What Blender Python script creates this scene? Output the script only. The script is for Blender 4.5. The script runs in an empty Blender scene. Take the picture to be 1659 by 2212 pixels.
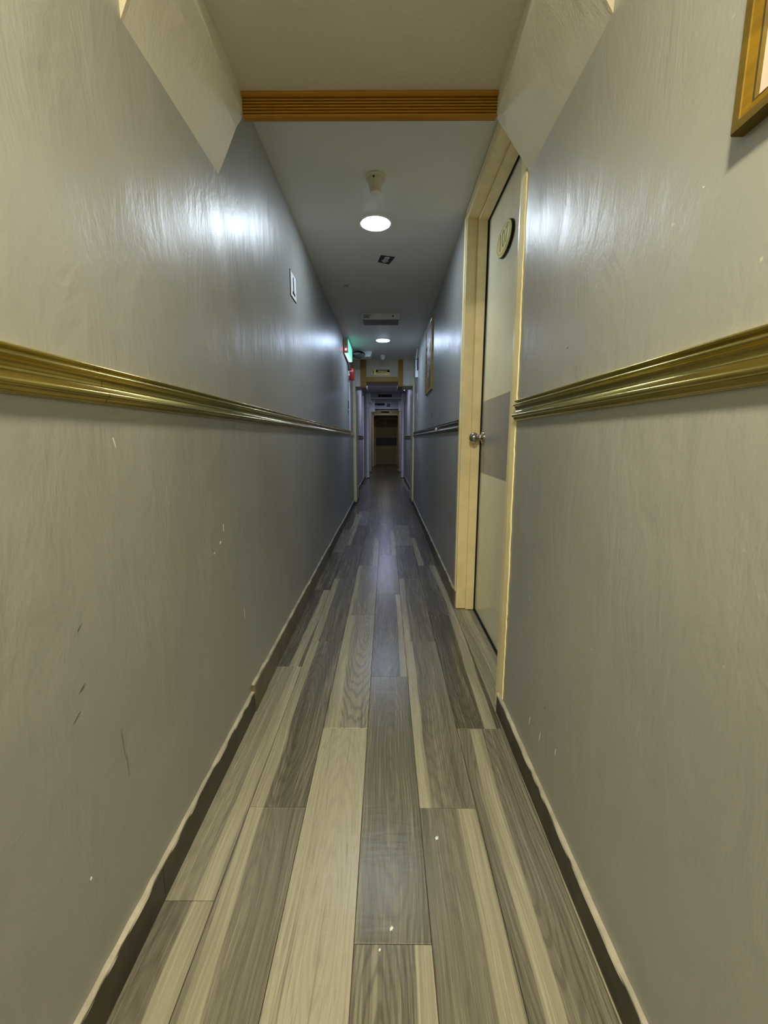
import bpy, bmesh, math, random
from mathutils import Vector, Matrix
random.seed(7)
S = bpy.context.scene
COL = S.collection

# ------------------------------------------------------------------ camera
W_PX, H_PX, F_PX = 1659, 2212, 900.0
PITCH, YAW = math.radians(9.834), math.radians(0.2823)
cam_d = bpy.data.cameras.new('camera')
cam_d.sensor_fit = 'VERTICAL'
cam_d.sensor_height = 24.0
cam_d.lens = 24.0 * F_PX / H_PX
cam_d.clip_start = 0.02
cam = bpy.data.objects.new('camera', cam_d)
COL.objects.link(cam)
cam.location = (0, 0, 1.0)
cam.rotation_euler = (math.radians(90) - PITCH, 0, YAW)
S.camera = cam

# ------------------------------------------------------------------ world, exposure, light levels
world = bpy.data.worlds.new('world')
S.world = world
world.use_nodes = True
world.node_tree.nodes['Background'].inputs[0].default_value = (0.5, 0.55, 0.6, 1)
world.node_tree.nodes['Background'].inputs[1].default_value = 0.05
S.view_settings.view_transform = 'Standard'
S.view_settings.look = 'None'
S.view_settings.exposure = 0.0
S.view_settings.gamma = 1.0
S.view_settings.use_curve_mapping = False
try:
    S.cycles.use_denoising = True
    S.cycles.max_bounces = 10
    S.cycles.diffuse_bounces = 7
    S.cycles.sample_clamp_indirect = 6.0
except Exception:
    pass
WARM = (1.0, 0.91, 0.63)
COOL = (0.74, 0.87, 1.0)
COOL2 = (0.60, 0.74, 1.0)
COOL3 = (0.64, 0.68, 1.0)
# (x, y, radius, colour, radiance) of every round ceiling lamp
LAMPS = [(-0.08, -0.10, 0.085, WARM, 600.0),
         (-0.059, 2.520, 0.081, COOL, 108.0),
         (-0.038, 5.250, 0.081, COOL2, 160.0),
         (-0.030, 9.100, 0.081, COOL3, 225.0),
         (-0.030, 12.20, 0.081, COOL3, 75.0),  # unseen lamp, added to brighten the stretch behind the third beam
         (-0.030, 14.40, 0.081, WARM, 75.0),  # unseen lamp, added so the end door gets some light
         (-0.100, -2.75, 0.085, WARM, 600.0)]  # unseen rear lamp, added as fill for the near walls

# ------------------------------------------------------------------ node helpers
class NT:
    def __init__(self, name):
        self.m = bpy.data.materials.new(name)
        self.m.use_nodes = True
        self.t = self.m.node_tree
        self.b = self.t.nodes['Principled BSDF']
    def n(self, typ, **kw):
        nd = self.t.nodes.new(typ)
        for k, v in kw.items():
            setattr(nd, k, v)
        return nd
    def l(self, a, b):
        self.t.links.new(a, b)
    def setin(self, sock, v):
        if hasattr(v, 'is_output'):
            self.l(v, sock)
        elif isinstance(v, (tuple, list)) and len(v) == 3 and sock.type == 'RGBA':
            sock.default_value = (*v, 1)
        else:
            sock.default_value = v
    def math(self, op, a, b=0.0, c=0.0, clamp=False):
        nd = self.n('ShaderNodeMath', operation=op, use_clamp=clamp)
        self.setin(nd.inputs[0], a); self.setin(nd.inputs[1], b); self.setin(nd.inputs[2], c)
        return nd.outputs[0]
    def mix(self, f, a, b):
        nd = self.n('ShaderNodeMix', data_type='RGBA')
        self.setin(nd.inputs[0], f); self.setin(nd.inputs[6], a); self.setin(nd.inputs[7], b)
        return nd.outputs[2]
    def coord(self, which='Object', scale=(1, 1, 1), loc=(0, 0, 0)):
        tc = self.n('ShaderNodeTexCoord')
        mp = self.n('ShaderNodeMapping')
        mp.inputs['Scale'].default_value = scale
        mp.inputs['Location'].default_value = loc
        self.l(tc.outputs[which], mp.inputs[0])
        return mp.outputs[0]
    def noise(self, vec, scale, detail=3.0, rough=0.5, dist=0.0):
        nd = self.n('ShaderNodeTexNoise')
        self.l(vec, nd.inputs['Vector'])
        nd.inputs['Scale'].default_value = scale
        nd.inputs['Detail'].default_value = detail
        nd.inputs['Roughness'].default_value = rough
        nd.inputs['Distortion'].default_value = dist
        return nd.outputs[0]
    def ramp(self, f, lo, hi):
        nd = self.n('ShaderNodeMapRange', interpolation_type='SMOOTHSTEP')
        self.setin(nd.inputs[0], f)
        nd.inputs[1].default_value = lo; nd.inputs[2].default_value = hi
        return nd.outputs[0]
    def attr(self, name):
        nd = self.n('ShaderNodeAttribute', attribute_type='OBJECT', attribute_name=name)
        return nd.outputs['Fac']
    def bump(self, h, strength, dist=0.01, prev=None):
        nd = self.n('ShaderNodeBump')
        nd.inputs['Strength'].default_value = strength
        nd.inputs['Distance'].default_value = dist
        self.l(h, nd.inputs['Height'])
        if prev is not None:
            self.l(prev, nd.inputs['Normal'])
        return nd.outputs[0]
    def out(self, color=None, rough=None, metal=None, spec=None, normal=None, coat=None):
        i = self.b.inputs
        if color is not None: self.setin(i['Base Color'], color)
        if rough is not None: self.setin(i['Roughness'], rough)
        if metal is not None: self.setin(i['Metallic'], metal)
        if spec is not None: self.setin(i['Specular IOR Level'], spec)
        if normal is not None: self.l(normal, i['Normal'])
        if coat is not None: self.setin(i['Coat Weight'], coat)
        return self.m

def simple(name, col, rough=0.5, metal=0.0, spec=0.5, var=0.08, bump=0.0, bscale=60):
    t = NT(name)
    v = t.coord()
    n = t.noise(v, 9.0, 4)
    c1 = tuple(max(0, c * (1 - var)) for c in col)
    c2 = tuple(min(1, c * (1 + var)) for c in col)
    c = t.mix(t.ramp(n, .35, .65), c1, c2)
    nb = t.bump(t.noise(v, bscale, 3), bump) if bump else None
    return t.out(c, rough, metal, spec, nb)

def emissive(name, col, strength):
    t = NT(name)
    t.setin(t.b.inputs['Base Color'], (0.12, 0.12, 0.12))
    t.setin(t.b.inputs['Emission Color'], col)
    t.b.inputs['Emission Strength'].default_value = strength
    return t.m

def wall_paint(name, col, rough=0.36, spec=0.5, chips=1.0):
    t = NT(name)
    v = t.coord()
    big = t.noise(v, 1.7, 3)
    c = t.mix(t.ramp(big, .3, .7), tuple(x * .93 for x in col), tuple(x * 1.06 for x in col))
    # scuffs: soft dark vertical smears
    vs = t.coord(scale=(6, 6, 1.2))
    sc = t.ramp(t.noise(vs, 3.0, 6, .62), .66, .80)
    c = t.mix(t.math('MULTIPLY', sc, .28 * chips), c, tuple(x * .55 for x in col))
    # small chips of bare plaster
    ch = t.ramp(t.noise(v, 34.0, 2, .4), .775, .80)
    c = t.mix(t.math('MULTIPLY', ch, .55 * chips), c, (.62, .6, .52))
    # trowelled and rolled relief
    n1 = t.noise(t.coord(scale=(1, 1.0, .42)), 9.0, 5, .6, .5)
    nb = t.bump(t.noise(v, 2.2, 2), .16, .05)
    nb = t.bump(n1, .36, .012, nb)
    str_ = t.noise(t.coord(scale=(1, 1.0, .16)), 46.0, 4, .6, .8)
    nb = t.bump(str_, .075, .0030, nb)
    rd = t.noise(t.coord(scale=(1, 1.5, .45)), 10.0, 3, .5, 1.0)
    ridge = t.ramp(t.math('ABSOLUTE', t.math('SUBTRACT', rd, .5)), 0.0, .010)
    nb = t.bump(ridge, .07, .001, nb)
    nb = t.bump(t.noise(v, 190.0, 2, .5), .16, .0016, nb)
    r = t.math('ADD', t.math('MULTIPLY', t.math('SUBTRACT', n1, .5), .16), rough)
    return t.out(c, r, 0, spec, nb)

def wood_plank():
    t = NT('grey_oak_tile')
    tc = t.n('ShaderNodeTexCoord')
    tone, seed, sap, ring = t.attr('tone'), t.attr('seed'), t.attr('sap'), t.attr('ring')
    sx = t.n('ShaderNodeSeparateXYZ'); t.l(tc.outputs['Object'], sx.inputs[0])
    x, y = sx.outputs[0], sx.outputs[1]
    def vec(a, b, c):
        nd = t.n('ShaderNodeCombineXYZ')
        t.setin(nd.inputs[0], a); t.setin(nd.inputs[1], b); t.setin(nd.inputs[2], c)
        return nd.outputs[0]
    s13 = t.math('MULTIPLY', seed, 13.7)
    # slow wander of the grain
    wob = t.noise(vec(t.math('MULTIPLY', x, 3.0), t.math('MULTIPLY', y, 1.5), s13), 1.0, 2)
    wob = t.math('SUBTRACT', wob, .5)
    xw = t.math('ADD', x, t.math('MULTIPLY', wob, .055))
    # cathedral rings: stretched ellipses about a heart point
    cx = t.math('SUBTRACT', xw, t.math('MULTIPLY', t.math('SUBTRACT', t.math('FRACT', t.math('MULTIPLY', seed, 3.31)), .5), .07))
    cy = t.math('SUBTRACT', y, t.math('MULTIPLY', t.math('SUBTRACT', t.math('FRACT', t.math('MULTIPLY', seed, 7.77)), .5), .8))
    rr = t.math('SQRT', t.math('ADD', t.math('POWER', t.math('MULTIPLY', cx, 11.0), 2.0), t.math('POWER', t.math('MULTIPLY', cy, 1.5), 2.0)))
    rr = t.math('ADD', rr, t.math('MULTIPLY', t.noise(vec(t.math('MULTIPLY', x, 30.0), t.math('MULTIPLY', y, 5.0), s13), 1.0, 3), .22))
    rings = t.math('SINE', t.math('MULTIPLY', rr, 58.0))
    rings = t.math('MULTIPLY', t.ramp(rings, -.1, .95), ring)
    # straight pore lines, fine and coarse
    g1 = t.noise(vec(t.math('MULTIPLY', xw, 260.0), t.math('MULTIPLY', y, 3.4), s13), 1.0, 5, .62)
    g2 = t.noise(vec(t.math('MULTIPLY', xw, 34.0), t.math('MULTIPLY', y, 1.1), t.math('ADD', s13, 4.0)), 1.0, 4, .6)
    g3 = t.noise(vec(t.math('MULTIPLY', xw, 420.0), t.math('MULTIPLY', y, 14.0), s13), 1.0, 2, .5)
    base = t.mix(tone, (.050, .044, .033), (.41, .38, .295))
    f = t.math('ADD', t.math('MULTIPLY', t.math('SUBTRACT', g2, .5), 1.5), t.math('MULTIPLY', t.math('SUBTRACT', g1, .5), 1.5))
    base = t.mix(t.ramp(f, -.1, .6), base, t.mix(.5, base, (.43, .39, .285)))
    base = t.mix(t.math('MULTIPLY', t.ramp(t.math('MULTIPLY', f, -1.0), .05, .6), .72), base, (.042, .034, .025))
    base = t.mix(t.math('MULTIPLY', rings, .42), base, (.046, .037, .029))
    base = t.mix(t.math('MULTIPLY', t.ramp(g3, .60, .72), .35), base, (.035, .028, .022))
    # sapwood: a pale band along one edge with a wavy border
    slant = t.math('MULTIPLY', t.math('SUBTRACT', t.math('FRACT', t.math('MULTIPLY', seed, 5.13)), .5), .05)
    sd = t.math('SUBTRACT', t.math('ADD', t.math('ADD', x, t.math('MULTIPLY', wob, .03)), t.math('MULTIPLY', y, slant)), sap)
    hw = t.math('ADD', .014, t.math('MULTIPLY', t.noise(vec(0.0, t.math('MULTIPLY', y, 1.2), t.math('ADD', s13, 9.0)), 1.0, 2), .016))
    band = t.ramp(t.math('SUBTRACT', t.math('ABSOLUTE', sd), hw), .0015, -.0025)
    sapc = t.mix(t.ramp(f, -.4, .5), (.27, .248, .182), (.44, .405, .305))
    on = t.math('LESS_THAN', t.math('ABSOLUTE', sap), .2)
    base = t.mix(t.math('MULTIPLY', t.math('MULTIPLY', band, on), .85), base, sapc)
    # specks of white paint
    gp = t.noise(tc.outputs['Object'], 46.0, 1, .3)
    # texture relief: pressed grain plus cross brushing
    nb = t.bump(g1, .22, .0012)
    cross = t.noise(vec(t.math('MULTIPLY', x, 12.0), t.math('MULTIPLY', y, 60.0), s13), 1.0, 3)
    nb = t.bump(cross, .30, .0016, nb)
    rough = t.math('ADD', .16, t.math('MULTIPLY', g1, .20))
    return t.out(base, rough, 0, .38, nb)

def gold_metal(name, col, rough=.3, metal=.75, var=1.0):
    t = NT(name)
    v = t.coord()
    n = t.noise(t.coord(scale=(20, 2, 20)), 3.0, 4)
    c = t.mix(t.ramp(n, .3, .7), tuple(x * (1 - .2 * var) for x in col), tuple(min(1, x * (1 + .15 * var)) for x in col))
    nb = t.bump(t.noise(v, 220, 2), .06, .002)
    return t.out(c, rough, metal, .5, nb)

M = {}
M['wall'] = wall_paint('grey_gloss_paint', (.335, .334, .312), .375, 1.0)
M['ceiling'] = wall_paint('ceiling_paint', (.43, .43, .41), .55, .35, .25)
M['beam'] = wall_paint('beam_paint', (.68, .665, .585), .52, .35, .35)
M['beam_cream'] = wall_paint('cream_beam_paint', (.62, .56, .42), .5, .35, .2)
M['lilac'] = wall_paint('pale_lilac_paint', (.40, .395, .45), .5, .4, .2)
M['box_white'] = simple('box_white_paint', (.74, .71, .65), .45)
M['cream'] = simple('cream_gloss_paint', (.90, .77, .47), .30, 0, .5, .05, .05, 40)
M['cream_edge'] = simple('cream_edge_paint', (.98, .85, .47), .6, 0, .2, .06, .10, 90)
M['post'] = simple('post_cream', (.74, .65, .48), .4, 0, .4, .07, .04, 40)
M['door'] = simple('door_cream', (.86, .83, .63), .24, 0, .55, .03)
M['band'] = simple('grey_laminate', (.36, .335, .315), .30, 0, .5, .04)
M['gold_rail'] = gold_metal('olive_gold_lacquer', (.56, .45, .115), .19, .92)
M['gold_dark'] = gold_metal('dark_bronze_lacquer', (.10, .078, .035), .35, .5)
M['gold_trim'] = gold_metal('amber_gold_lacquer', (.37, .185, .008), .5, .1, .25)
M['gold_trim_d'] = gold_metal('amber_wood', (.26, .13, .012), .45, .1)
M['base_dark'] = simple('dark_brown_tile', (.062, .051, .033), .42, 0, .4, .25)
M['base_mid'] = simple('brown_tile', (.155, .125, .078), .40, 0, .4, .2)
M['caulk'] = simple('grey_caulk', (.40, .37, .30), .7, 0, .3, .2, .4, 60)
M['grout'] = simple('dark_grout', (.045, .038, .03), .8)
M['white'] = simple('white_plastic', (.78, .79, .78), .35, 0, .5, .03)
M['offwhite'] = simple('aged_white_plastic', (.60, .58, .47), .4, 0, .5, .05)
M['grey_plastic'] = simple('grey_plastic', (.30, .30, .29), .4, 0, .5, .06)
M['smoke'] = simple('smoked_plastic', (.20, .20, .21), .25, 0, .5, .05)
M['black'] = simple('black_plastic', (.010, .010, .012), .6, 0, .2)
M['black_gloss'] = simple('black_vinyl', (.010, .010, .016), .3)
M['pale_vinyl'] = simple('pale_vinyl', (.42, .42, .47), .4)
M['paper'] = simple('white_vinyl', (.80, .82, .83), .4, 0, .4, .02)
M['steel'] = simple('brushed_steel', (.50, .46, .42), .20, 1.0, .5, .05)
M['brass'] = simple('polished_brass', (1.0, .92, .40), .25, .05, .6, .05)
M['brass_cut'] = simple('engraved_brass', (.20, .15, .03), .5, .6)
M['sign_gold'] = simple('brushed_gold_sheet', (.34, .27, .07), .35, .5, .5, .15)
M['red'] = simple('red_plastic', (.30, .015, .012), .3)
M['pink_lens'] = simple('pink_lens', (.75, .38, .36), .2)
M['plank'] = wood_plank()
M['lamp_trim'] = simple('lamp_trim_white', (.85, .85, .83), .4)
M['exit_green'] = emissive('exit_green_glow', (.16, .85, .62), .95)
M['exit_white'] = emissive('exit_white_glow', (.74, 1.0, .93), .95)
M['led_red'] = emissive('red_indicator', (1.0, .10, .16), 9.0)

def art_mat(name, c1, c2, c3, scale):
    t = NT(name)
    v = t.coord(scale=(1, 1, 1))
    n = t.noise(v, scale, 4, .6, .8)
    n2 = t.noise(v, scale * .45, 3, .5, 1.5)
    c = t.mix(t.ramp(n, .35, .65), c1, c2)
    c = t.mix(t.ramp(n2, .52, .6), c, c3)
    return t.out(c, .6, 0, .25)
M['print_pale'] = art_mat('pale_print', (.62, .52, .47), (.70, .64, .52), (.66, .55, .50), 6)
M['print_dark'] = art_mat('floral_print', (.16, .11, .03), (.40, .25, .05), (.10, .07, .03), 5)
M['petal'] = simple('white_ink', (.92, .92, .86), .5)
M['print_grey'] = simple('grey_ink', (.20, .20, .18), .5, 0, .4, .2)
M['print_red'] = simple('maroon_ink', (.14, .03, .02), .5)

# ------------------------------------------------------------------ mesh helpers
class MB:
    def __init__(self): self.v, self.f, self.mi = [], [], []
    def add(self, vs, fs, mi=0):
        b = len(self.v)
        self.v += [tuple(p) for p in vs]
        self.f += [tuple(b + i for i in f) for f in fs]
        self.mi += [mi] * len(fs)
        return self
    def box(self, x0, x1, y0, y1, z0, z1, mi=0, ch=0.0):
        if ch <= 0:
            vs = [(x, y, z) for z in (z0, z1) for y in (y0, y1) for x in (x0, x1)]
            fs = [(0, 2, 3, 1), (4, 5, 7, 6), (0, 1, 5, 4), (2, 6, 7, 3), (0, 4, 6, 2), (1, 3, 7, 5)]
            return self.add(vs, fs, mi)
        bm = bmesh.new()
        bmesh.ops.create_cube(bm, size=1)
        for v in bm.verts:
            v.co = Vector(((x0 + x1) / 2 + v.co.x * (x1 - x0), (y0 + y1) / 2 + v.co.y * (y1 - y0), (z0 + z1) / 2 + v.co.z * (z1 - z0)))
        bmesh.ops.bevel(bm, geom=bm.edges[:], offset=ch, segments=2, affect='EDGES', profile=.6)
        bm.verts.index_update()
        self.add([v.co[:] for v in bm.verts], [[v.index for v in f.verts] for f in bm.faces], mi)
        bm.free()
        return self
    def prism(self, prof, a0, a1, plane, mi=0, cap=True):
        """closed 2D profile extruded; plane 'xz' runs along y, 'yz' along x, 'xy' along z, 'yz_' etc."""
        def P(p, a):
            return {'xz': (p[0], a, p[1]), 'yz': (a, p[0], p[1]), 'xy': (p[0], p[1], a)}[plane]
        n = len(prof)
        vs = [P(p, a0) for p in prof] + [P(p, a1) for p in prof]
        fs = [(i, (i + 1) % n, n + (i + 1) % n, n + i) for i in range(n)]
        if cap:
            fs += [tuple(range(n - 1, -1, -1)), tuple(range(n, 2 * n))]
        return self.add(vs, fs, mi)
    def lathe(self, prof, center, axis='z', seg=32, mi=0, cap=True):
        """prof = [(radius, height)], about axis through center"""
        c = Vector(center); vs = []; fs = []
        def P(r, h, a):
            u, w = r * math.cos(a), r * math.sin(a)
            return c + {'z': Vector((u, w, h)), 'x': Vector((h, u, w)), 'y': Vector((u, h, w))}[axis]
        k = len(prof)
        for i in range(seg):
            a = 2 * math.pi * i / seg
            vs += [P(r, h, a) for r, h in prof]
        for i in range(seg):
            j = (i + 1) % seg
            for q in range(k - 1):
                fs.append((i * k + q, j * k + q, j * k + q + 1, i * k + q + 1))
        if cap and prof[0][0] > 1e-6: fs.append(tuple(i * k for i in range(seg))[::-1])
        if cap and prof[-1][0] > 1e-6: fs.append(tuple(i * k + k - 1 for i in range(seg)))
        return self.add(vs, fs, mi)
    def tube(self, pts, r, seg=10, mi=0, closed=False):
        pts = [Vector(p) for p in pts]; vs = []; fs = []; n = len(pts)
        prev = None
        for i, p in enumerate(pts):
            a = pts[i - 1] if (i > 0 or closed) else pts[i]
            b = pts[(i + 1) % n] if (i < n - 1 or closed) else pts[i]
            d = (b - a).normalized()
            ref = prev if prev is not None else (Vector((0, 0, 1)) if abs(d.z) < .9 else Vector((1, 0, 0)))
            u = (ref - d * ref.dot(d)).normalized(); w = d.cross(u); prev = u
            vs += [p + (u * math.cos(2 * math.pi * k / seg) + w * math.sin(2 * math.pi * k / seg)) * r for k in range(seg)]
        m = n if closed else n - 1
        for i in range(m):
            j = (i + 1) % n
            for k in range(seg):
                fs.append((i * seg + k, i * seg + (k + 1) % seg, j * seg + (k + 1) % seg, j * seg + k))
        if not closed:
            fs += [tuple(range(seg))[::-1], tuple((n - 1) * seg + k for k in range(seg))]
        return self.add(vs, fs, mi)
    def build(self, name, mats, parent=None, smooth=False, fix=True):
        if not isinstance(mats, (list, tuple)): mats = [mats]
        me = bpy.data.meshes.new(name)
        off = Vector(parent_loc(parent)) if parent is not None else Vector((0, 0, 0))
        me.from_pydata([(Vector(v) - off)[:] for v in self.v], [], self.f)
        for m in mats: me.materials.append(m)
        for p, i in zip(me.polygons, self.mi): p.material_index = i
        if fix:
            bm = bmesh.new(); bm.from_mesh(me)
            bmesh.ops.recalc_face_normals(bm, faces=bm.faces[:])
            bm.to_mesh(me); bm.free()
        if smooth:
            for p in me.polygons: p.use_smooth = True
            try: me.set_sharp_from_angle(angle=math.radians(38))
            except Exception: pass
        o = bpy.data.objects.new(name, me)
        COL.objects.link(o)
        if parent is not None: o.parent = parent
        return o

LOC = {}
def parent_loc(p):
    l = Vector((0, 0, 0))
    while p is not None:
        l += p.location; p = p.parent
    return l

def tag(o, label, cat, group=None, kind=None):
    o['label'] = label; o['category'] = cat
    if group: o['group'] = group
    if kind: o['kind'] = kind
    return o
def empty(name, loc, label, cat, group=None, kind=None):
    o = bpy.data.objects.new(name, None)
    o.location = loc; o.empty_display_size = .1
    COL.objects.link(o)
    return tag(o, label, cat, group, kind)

def text_mesh(name, txt, size, mat, parent, matrix, depth=.0006, fat=0.0):
    cu = bpy.data.curves.new(name, 'FONT')
    cu.body = txt; cu.size = size; cu.align_x = 'CENTER'; cu.align_y = 'CENTER'; cu.extrude = depth; cu.offset = fat
    tmp = bpy.data.objects.new(name + '_tmp', cu)
    COL.objects.link(tmp)
    dg = bpy.context.evaluated_depsgraph_get()
    me = bpy.data.meshes.new_from_object(tmp.evaluated_get(dg))
    bpy.data.objects.remove(tmp)
    off = Matrix.Translation(-parent_loc(parent))
    me.transform(off @ matrix)
    me.materials.clear(); me.materials.append(mat)
    o = bpy.data.objects.new(name, me)
    COL.objects.link(o); o.parent = parent
    return o

# ------------------------------------------------------------------ main dimensions (camera height 1.0)
L, R = -0.497, 0.421          # inner faces of the two walls
ZC = 2.17                     # ceiling
YB = -4.2                     # back wall behind the camera
YE = 17.0                     # end wall
DY0, DY1, DZ = 1.41, 2.41, 2.150   # opening for the near door, frame included

# ------------------------------------------------------------------ shell
w = MB()
w.box(L - .15, L, YB, 6.55, 0, 2.4)
w.box(-.70, -.545, 6.55, 10.95, 0, 2.4)
w.box(-.70, -.510, 10.95, 13.0, 0, 2.4)
w.box(-.70, -.500, 13.0, YE, 0, 2.4)
tag(w.build('wall_left', M['wall']), 'long glossy grey wall with a gold rail and a white number sign', 'wall', kind='structure')
w = MB()
w.box(R, R + .20, YB, DY0, 0, 2.4)
w.box(R, R + .20, DY0, DY1, DZ, 2.4)
w.box(.60, R + .20, DY0, DY1, 0, DZ)
w.box(R, R + .20, DY1, 6.55, 0, 2.4)
w.box(.478, .62, 6.55, 11.0, 0, 2.4)
w.box(.458, .62, 11.0, 13.0, 0, 2.4)
w.box(.450, .62, 13.0, YE, 0, 2.4)
tag(w.build('wall_right', M['wall']), 'long glossy grey wall holding the cream door and framed pictures', 'wall', kind='structure')
tag(MB().box(-.7, .7, YE, YE + .15, 0, 2.4).build('wall_end', M['wall']), 'short dark wall around the far closed door', 'wall', kind='structure')
tag(MB().box(-.7, .7, YB - .15, YB, 0, 2.4).build('wall_back', M['wall']), 'grey wall closing the corridor behind the viewpoint', 'wall', kind='structure')

# ceiling: one skin with a patch stain; lilac paint past the second beam
def ceiling_stain():
    t = NT('ceiling_paint_stained')
    v = t.coord()
    big = t.noise(v, 2.2, 3)
    c = t.mix(t.ramp(big, .3, .7), (.70, .70, .68), (.75, .75, .73))
    d = t.n('ShaderNodeVectorMath', operation='DISTANCE')
    wv = t.n('ShaderNodeVectorMath', operation='ADD')
    nn = t.n('ShaderNodeTexNoise'); t.l(v, nn.inputs['Vector']); nn.inputs['Scale'].default_value = 22
    sc = t.n('ShaderNodeVectorMath', operation='SCALE'); t.l(nn.outputs['Color'], sc.inputs[0]); sc.inputs['Scale'].default_value = .08
    t.l(v, wv.inputs[0]); t.l(sc.outputs[0], wv.inputs[1])
    t.l(wv.outputs[0], d.inputs[0]); d.inputs[1].default_value = (-.268, 3.50, ZC + .04)
    c = t.mix(t.math('MULTIPLY', t.ramp(d.outputs['Value'], .04, .015), .6), c, (.12, .13, .13))
    nb = t.bump(t.noise(v, 5, 3), .12, .02)
    nb = t.bump(t.noise(v, 120, 2), .08, .002, nb)
    return t.out(c, .5, 0, .4, nb)
M['ceiling_st'] = ceiling_stain()
c = MB()
c.box(-.7, .7, YB, 6.55, ZC, 2.4)
c.box(-.7, .7, 6.55, YE, ZC, 2.4, 1)
tag(c.build('ceiling', [M['ceiling_st'], M['lilac']]), 'smooth pale ceiling running the length of the corridor', 'ceiling', kind='structure')

# floor: dark bed with every wood-look tile laid on it
floor = MB().box(-.7, .7, YB, YE, -.06, -.006).build('floor', M['grout'])
tag(floor, 'grey brown wood-look tile floor laid in staggered planks', 'floor', kind='structure')
PW, PL, GAP = .157, .963, .0012
def plank_mesh(wd, ln):
    b = .0008
    x, y = wd / 2, ln / 2
    vs = [(-x, -y, -.006), (x, -y, -.006), (x, y, -.006), (-x, y, -.006),
          (-x, -y, -b), (x, -y, -b), (x, y, -b), (-x, y, -b),
          (-x + b, -y + b, 0), (x - b, -y + b, 0), (x - b, y - b, 0), (-x + b, y - b, 0)]
    fs = [(8, 9, 10, 11)]
    for a in range(4):
        c2 = (a + 1) % 4
        fs.append((a, c2, 4 + c2, 4 + a)); fs.append((4 + a, 4 + c2, 8 + c2, 8 + a))
    me = bpy.data.meshes.new('plank')
    me.from_pydata(vs, [], fs); me.materials.append(M['plank'])
    return me
PM = {}
def plank(x0, x1, y0, y1, tone, sap, ring):
    wd, ln = round(x1 - x0 - GAP, 4), round(y1 - y0 - GAP, 4)
    if wd < .008 or ln < .02: return
    key = (wd, ln)
    if key not in PM: PM[key] = plank_mesh(wd, ln)
    o = bpy.data.objects.new('plank', PM[key])
    o.location = ((x0 + x1) / 2, (y0 + y1) / 2, random.uniform(-.0003, .0))
    o['tone'] = tone; o['sap'] = sap; o['ring'] = ring; o['seed'] = random.uniform(1, 40)
    COL.objects.link(o); o.parent = floor
SEAM = [L - .001, -.377, -.221, -.064, .093, .250, .407]
PH = [.756, .995, 1.314, .678, .993, 1.314]
# tone, sap position, ring strength of the tiles seen close up, per column from near to far
SEEN = [
    {-1: (.30, .045, .5), 0: (.52, .040, .3), 1: (.10, .035, .5), 2: (.05, 9, .3)},
    {-1: (.36, -.045, .4), 0: (.20, -.060, .9), 1: (.22, -.065, .5), 2: (.10, 9, .5)},
    {-1: (.92, 9, .25), 0: (.62, -.060, .9), 1: (.42, -.07, .5), 2: (.2, .05, .4)},
    {-1: (.30, .066, 1.0), 0: (.26, 9, .55), 1: (.16, .07, 1.0), 2: (.3, 9, .3)},
    {-1: (.34, .048, .35), 0: (.36, -.068, .5), 1: (.24, -.065, .8), 2: (.1, 9, .5)},
    {-1: (.36, -.028, .8), 0: (.08, .05, .9), 1: (.12, .055, .8), 2: (.05, -.05, .5)},
]
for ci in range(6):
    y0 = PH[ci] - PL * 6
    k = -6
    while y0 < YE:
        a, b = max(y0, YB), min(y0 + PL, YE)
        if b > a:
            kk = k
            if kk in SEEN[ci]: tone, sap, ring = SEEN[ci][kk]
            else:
                tone = random.choice([.03, .08, .15, .25, .38]) if a < 5 else random.choice([0, .04, .08, .14])  # far planks toned darker: dimness of the far end put into colour
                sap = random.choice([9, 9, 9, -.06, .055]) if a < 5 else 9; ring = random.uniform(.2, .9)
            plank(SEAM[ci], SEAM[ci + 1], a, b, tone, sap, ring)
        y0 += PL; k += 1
y0 = DY0 - 6 * PL
while y0 < YE:                                            # cut strip along the right wall, full depth in the door recess
    a, b = max(y0, YB), min(y0 + PL, YE)
    if b > a:
        plank(SEAM[6], .60 if abs(y0 - DY0) < .01 else (R + .001 if b < 6.6 else .48), a, b, random.uniform(.15, .5), random.choice([9, -.03]), .4)
    y0 += PL
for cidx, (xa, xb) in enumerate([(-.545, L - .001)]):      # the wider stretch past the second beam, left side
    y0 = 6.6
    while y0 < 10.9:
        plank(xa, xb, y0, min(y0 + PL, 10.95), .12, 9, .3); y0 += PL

# paint drips on the floor
def drip(x, y, r, label):
    m = MB()
    pr = [(r * (1 + .30 * math.sin(5 * a + x * 40) + .2 * math.sin(2 * a)) , a) for a in [2 * math.pi * i / 12 for i in range(12)]]
    vs = [(x, y, .0012)] + [(x + q * math.cos(a), y + q * 1.2 * math.sin(a), .0002) for q, a in pr]
    m.add(vs, [(0, i + 1, (i + 1) % 12 + 1) for i in range(12)])
    m.add([(v[0], v[1], .0001) for v in vs], [(0, (i + 1) % 12 + 1, i + 1) for i in range(12)])
    tag(m.build('paint_drip', M['paper'], fix=False), label, 'paint drip')

# ------------------------------------------------------------------ near haunched beam
HL = [(L, 1.775), (-.465, 1.839), (-.437, 1.897), (-.413, 1.928), (-.413, 1.975)]
HR = [(.318, 1.975), (.316, 1.922), (.384, 1.832), (R, 1.780)]
beam = MB()
beam.prism(HL + HR + [(R, ZC + .02), (L, ZC + .02)], .93, 1.385, 'xz')
b1 = tag(beam.build('ceiling_beam', M['beam']), 'wide grey ceiling beam with sloped haunches just overhead', 'beam', kind='structure')
fa = MB().prism(HL + HR + [(R, ZC - .001), (L, ZC - .001)], .922, .9305, 'xz')
fa.build('fascia', M['beam_cream'], b1)
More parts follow.
